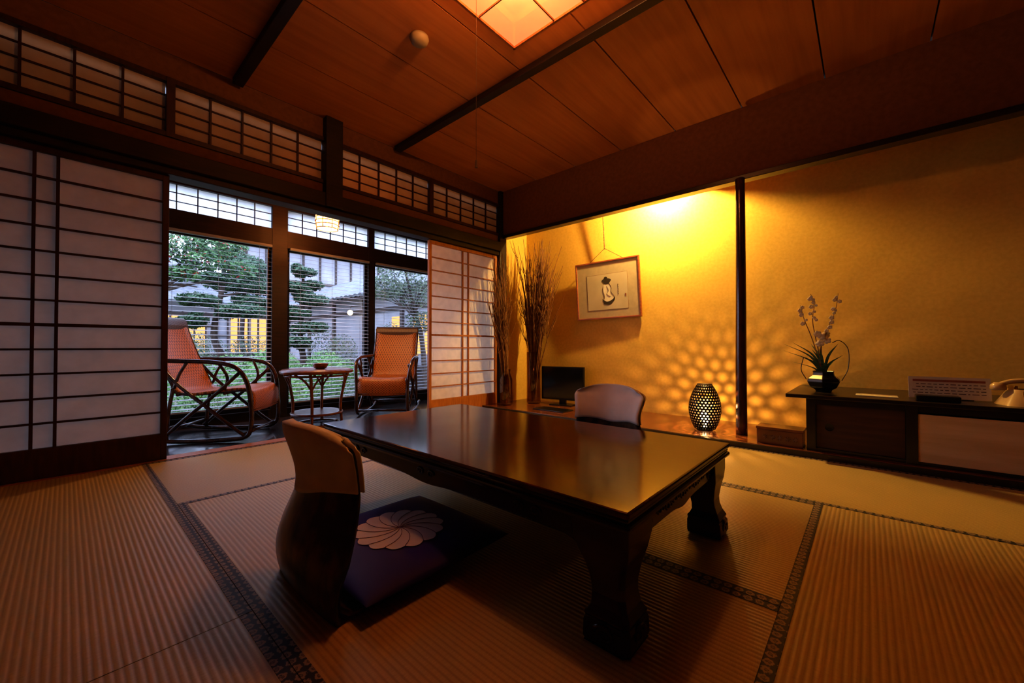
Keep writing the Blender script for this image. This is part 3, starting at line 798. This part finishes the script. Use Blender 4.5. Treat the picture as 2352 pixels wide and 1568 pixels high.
# ------------------------------------------------ garden
MB().grid(lambda u,v:(-12+32*u,4.75+24*v,-.38+.05*math.sin(u*30)*math.cos(v*22)),50,40).obj('garden_ground',[M['moss']],smooth=True)
def foliage(b,c,r,n,size,mi=0,flat=.0):
    for _ in range(n):
        while True:
            p=Vector((random.uniform(-1,1),random.uniform(-1,1),random.uniform(-1,1)))
            if .35<p.length<1: break
        q=Vector((c[0]+p.x*r[0],c[1]+p.y*r[1],c[2]+p.z*r[2]))
        a=Vector((random.uniform(-1,1),random.uniform(-1,1),random.uniform(-1,1)*(1-flat))).normalized(); d=a.orthogonal().normalized()
        s=size*random.uniform(.6,1.3)
        b.v+= [tuple(q-a*s),tuple(q+d*s*.45),tuple(q+a*s),tuple(q-d*s*.45)]
        k=len(b.v)-4; b.f.append((k,k+1,k+2,k+3)); b.m.append(mi)
def pine(x,y,pads,lean):
    G=group('garden_pine_tree')
    b=MB(); top=max(p[2] for p in pads)
    tr=catmull([(x,y,-.4),(x+lean*.5,y,.3),(x-lean*.4,y,1.0),(x+lean*.3,y,top*.8),(x,y,top)],6)
    b.tube(tr,[.10,.03],8)
    for p in pads:
        k=min(range(len(tr)),key=lambda i:abs(tr[i].z-(p[2]-.15))); b.tube([tr[k],((tr[k].x+p[0])/2,(tr[k].y+p[1])/2,p[2]-.12),(p[0],p[1],p[2]-.05)],[.035,.012],6,0,3)
    b.obj('trunk',[M['bark']],G,smooth=True)
    b=MB()
    for p in pads:
        foliage(b,p[:3],(p[3],p[3]*.9,p[3]*.33),int(1100*p[3]/.45),.05)
        for q in range(4): foliage(b,(p[0]+random.uniform(-.7,.7)*p[3],p[1]+random.uniform(-.3,.3)*p[3],p[2]+random.uniform(-.12,.12)),(p[3]*.45,p[3]*.4,p[3]*.25),260,.045)
    b.obj('needles',[M['pine']],G)
pine(2.30,10.9,[(2.75,10.7,2.55,.5),(2.2,10.9,2.25,.42),(3.15,10.8,2.1,.45),(1.9,10.8,1.75,.4),(2.7,10.6,1.55,.5),(2.3,10.9,2.8,.35),(1.8,10.8,1.3,.3)],.25)
pine(3.95,10.6,[(3.95,10.5,2.6,.32),(3.7,10.6,2.2,.4),(4.15,10.5,1.9,.42),(3.75,10.6,1.55,.42),(4.1,10.5,1.2,.45),(3.7,10.4,.85,.4),(4.2,10.6,2.3,.3)],.1)
pine(3.3,13.0,[(3.2,13,3.1,.6),(3.7,13,2.6,.6),(2.9,13,2.4,.55),(3.5,13,2.0,.5)],.1)
G=group('red_flowering_tree')
b=MB(); b.tube([(.75,8.6,-.4),(.8,8.7,.8),(1.0,8.7,1.7),(1.5,8.7,2.2)],[.07,.03],8,0,5)
for e in ((1.9,8.7,2.2),(1.7,8.6,2.6),(1.2,8.8,2.6),(2.2,8.8,1.9),(1.5,8.6,1.75)): b.tube([(.95,8.7,1.6),((.95+e[0])/2,8.7,(1.6+e[2])/2+.1),e],[.03,.008],6,0,4)
b.obj('trunk',[M['bark']],G,smooth=True)
b=MB()
for c,r in (((1.2,8.7,2.5),.45),((1.75,8.7,2.5),.42),((1.55,8.6,2.2),.35),((2.15,8.7,2.15),.3),((.9,8.7,2.3),.4),((1.3,8.6,1.95),.25),((2.0,8.8,2.6),.3)): foliage(b,c,(r,r,r*.5),int(800*r/.45),.042)
b.obj('leaves',[M['redt']],G)
def bush(name,items,n,size,m):
    for (x,y,z,r,rz) in items:
        b=MB(); foliage(b,(x,y,z),(r,r*.9,rz),int(n*r),size); b.obj(name,[m])
bush('azalea_hedge',[(1.75,7.6,.1,.62,.5),(2.6,8.1,.12,.5,.5),(.95,7.4,0,.5,.45),(3.25,7.5,.12,.45,.45),(3.75,8.2,.1,.45,.42),(2.3,6.9,-.1,.42,.36),(2.9,9.3,.3,.5,.4),(3.9,9.2,.25,.42,.4)],5200,.03,M['hedge'])
bush('garden_shrub',[(4.05,6.9,.2,.4,.6),(4.75,7.9,.6,.4,.7),(3.3,6.3,-.1,.36,.34),(4.65,9.9,.45,.42,.6),(1.4,9.7,.45,.55,.6),(3.1,11.6,.4,.6,.6),(2.2,12.7,.5,.7,.6),(4.75,11.4,.6,.5,.8)],3000,.032,M['bush'])
G=group('leafy_garden_tree')
b=MB(); b.tube([(4.6,6.3,-.4),(4.5,6.3,.8),(4.3,6.3,1.5),(4.1,6.3,2.2)],[.06,.02],8,0,5)
for k in range(22):
    e=(4.2+random.uniform(-.7,.6),6.3+random.uniform(-.4,.4),1.5+random.uniform(-.6,.9)); b.tube([(4.3,6.3,1.3),((4.3+e[0])/2,6.3,(1.3+e[2])/2),e],[.012,.004],5,0,3)
b.obj('trunk',[M['bark']],G)
b=MB(); 
for c,r in (((4.0,6.3,2.0),.5),((4.4,6.4,1.7),.45),((3.7,6.3,1.75),.35),((4.3,6.3,2.3),.4),((4.5,6.3,1.2),.35)): foliage(b,c,(r,r,r*.6),900,.035)
b.obj('leaves',[M['bush']],G)
def rock(x,y,r):
    b=MB(); b.ball((x,y,-.3),r,0,14,9,(1.3,1,.7))
    b.v=[(p[0]+.05*r*math.sin(p[1]*20+p[2]*13),p[1]+.1*r*math.sin(p[0]*15),p[2]+.08*r*math.cos(p[0]*17+p[1]*9)) for p in b.v]
    b.obj('garden_rock',[M['rock']],smooth=True)
rock(1.5,6.0,.3); rock(2.25,5.9,.24); rock(3.1,5.5,.2); rock(.8,6.2,.22)
G=group('neighbour_house')
b=MB(); b.box(-2,13,16.8,17.0,-.4,2.2); b.box(4.2,13,18.0,18.2,2.6,5.0); b.box(-2,3.2,18.4,18.6,2.4,3.6)
b.obj('walls',[M['bwall']],G)
def roof(b,x0,x1,ya,za,yb,zb,step=.3):
    n=int((x1-x0)/step)*4
    b.grid(lambda u,v:(x0+(x1-x0)*u,ya+(yb-ya)*v,za+(zb-za)*v+.03*abs(math.sin(u*n*pi/4))),n,12)
b=MB(); roof(b,-2.5,13,16.1,2.15,18.2,3.0); roof(b,3.8,13,17.3,4.9,19.5,6.0); roof(b,-2.5,3.6,17.8,3.5,19.5,4.0)
b.obj('tiled_roof',[M['tile']],G,solid=.06)
b=MB()
for k in range(9):
    x=1.4+k*.62
    if k in (3,): continue
    b.box(x,x+.55,16.77,16.79,.5,1.75)
b.obj('lit_windows',[M['warmw']],G)
b=MB()
for k in range(26): 
    x=1.3+k*.31; b.box(x-.02,x+.02,16.72,16.77,.3,1.9)
b.box(1.2,9,16.7,16.76,1.75,1.85); b.box(1.2,9,16.7,16.76,.42,.5); b.box(1.2,9,16.7,16.76,1.1,1.14)
for k in range(12): b.box(4.6+k*.7,4.68+k*.7,17.95,18.0,2.8,4.9)
b.box(4.2,13,17.94,18.0,3.4,3.5)
b.obj('wood_mullions',[M['bwood']],G)
G=group('garden_wing')
b=MB(); b.box(5.35,5.5,6.2,16.0,-.4,2.1); b.obj('walls',[M['bwall']],G)
b=MB(); b.grid(lambda u,v:(4.85+2.4*v,6.0+10*u,2.0+1.15*v+.03*abs(math.sin(u*40*pi))),160,10); b.obj('tiled_roof',[M['tile']],G,solid=.06)
b=MB()
for k in range(6): b.box(5.28,5.35,6.4+k*1.8,6.5+k*1.8,-.4,2.05)
b.box(5.27,5.35,6.2,16,.2,.3); b.box(5.27,5.35,6.2,16,1.6,1.7); b.box(4.9,4.98,6.1,16,1.93,2.0)
b.box(5.30,5.35,6.2,16,-.4,.2)
b.obj('timber',[M['bwood']],G)
b=MB()
for k in (0,1,2,4): b.box(5.335,5.345,6.55+k*.45,6.93+k*.45,.55,1.45)
b.obj('lit_windows',[M['warmw']],G)
G=group('garden_wall_lamp',(5.0,10.2,1.62))
b=MB(); b.ball((0,0,0),.07); b.obj('globe',[M['lampg']],G,smooth=True)
b=MB(); b.tube([(0,0,.06),(.02,0,.16),(.3,0,.18)],.012,6); b.obj('bracket',[M['bwood']],G)

# ------------------------------------------------ world
w=bpy.data.worlds.new('sky'); S.world=w; w.use_nodes=True; nt=w.node_tree
bg=nt.nodes['Background']; bg.inputs[1].default_value=5.2
tc=nt.nodes.new('ShaderNodeTexCoord'); sp=nt.nodes.new('ShaderNodeSeparateXYZ'); cr=nt.nodes.new('ShaderNodeValToRGB')
cr.color_ramp.elements[0].position=0; cr.color_ramp.elements[0].color=(.62,.70,.95,1)
cr.color_ramp.elements[1].position=.5; cr.color_ramp.elements[1].color=(.54,.66,1.0,1)
nt.links.new(tc.outputs['Generated'],sp.inputs[0]); nt.links.new(sp.outputs['Z'],cr.inputs[0]); nt.links.new(cr.outputs[0],bg.inputs[0])

# ------------------------------------------------ camera
cd=bpy.data.cameras.new('camera'); cd.lens=14; cd.sensor_width=36; cd.clip_start=.01
co=bpy.data.objects.new('camera',cd); link(co); co.location=(0,0,.73); co.rotation_euler=(math.radians(90.69),0,math.radians(41.75-90))
S.camera=co
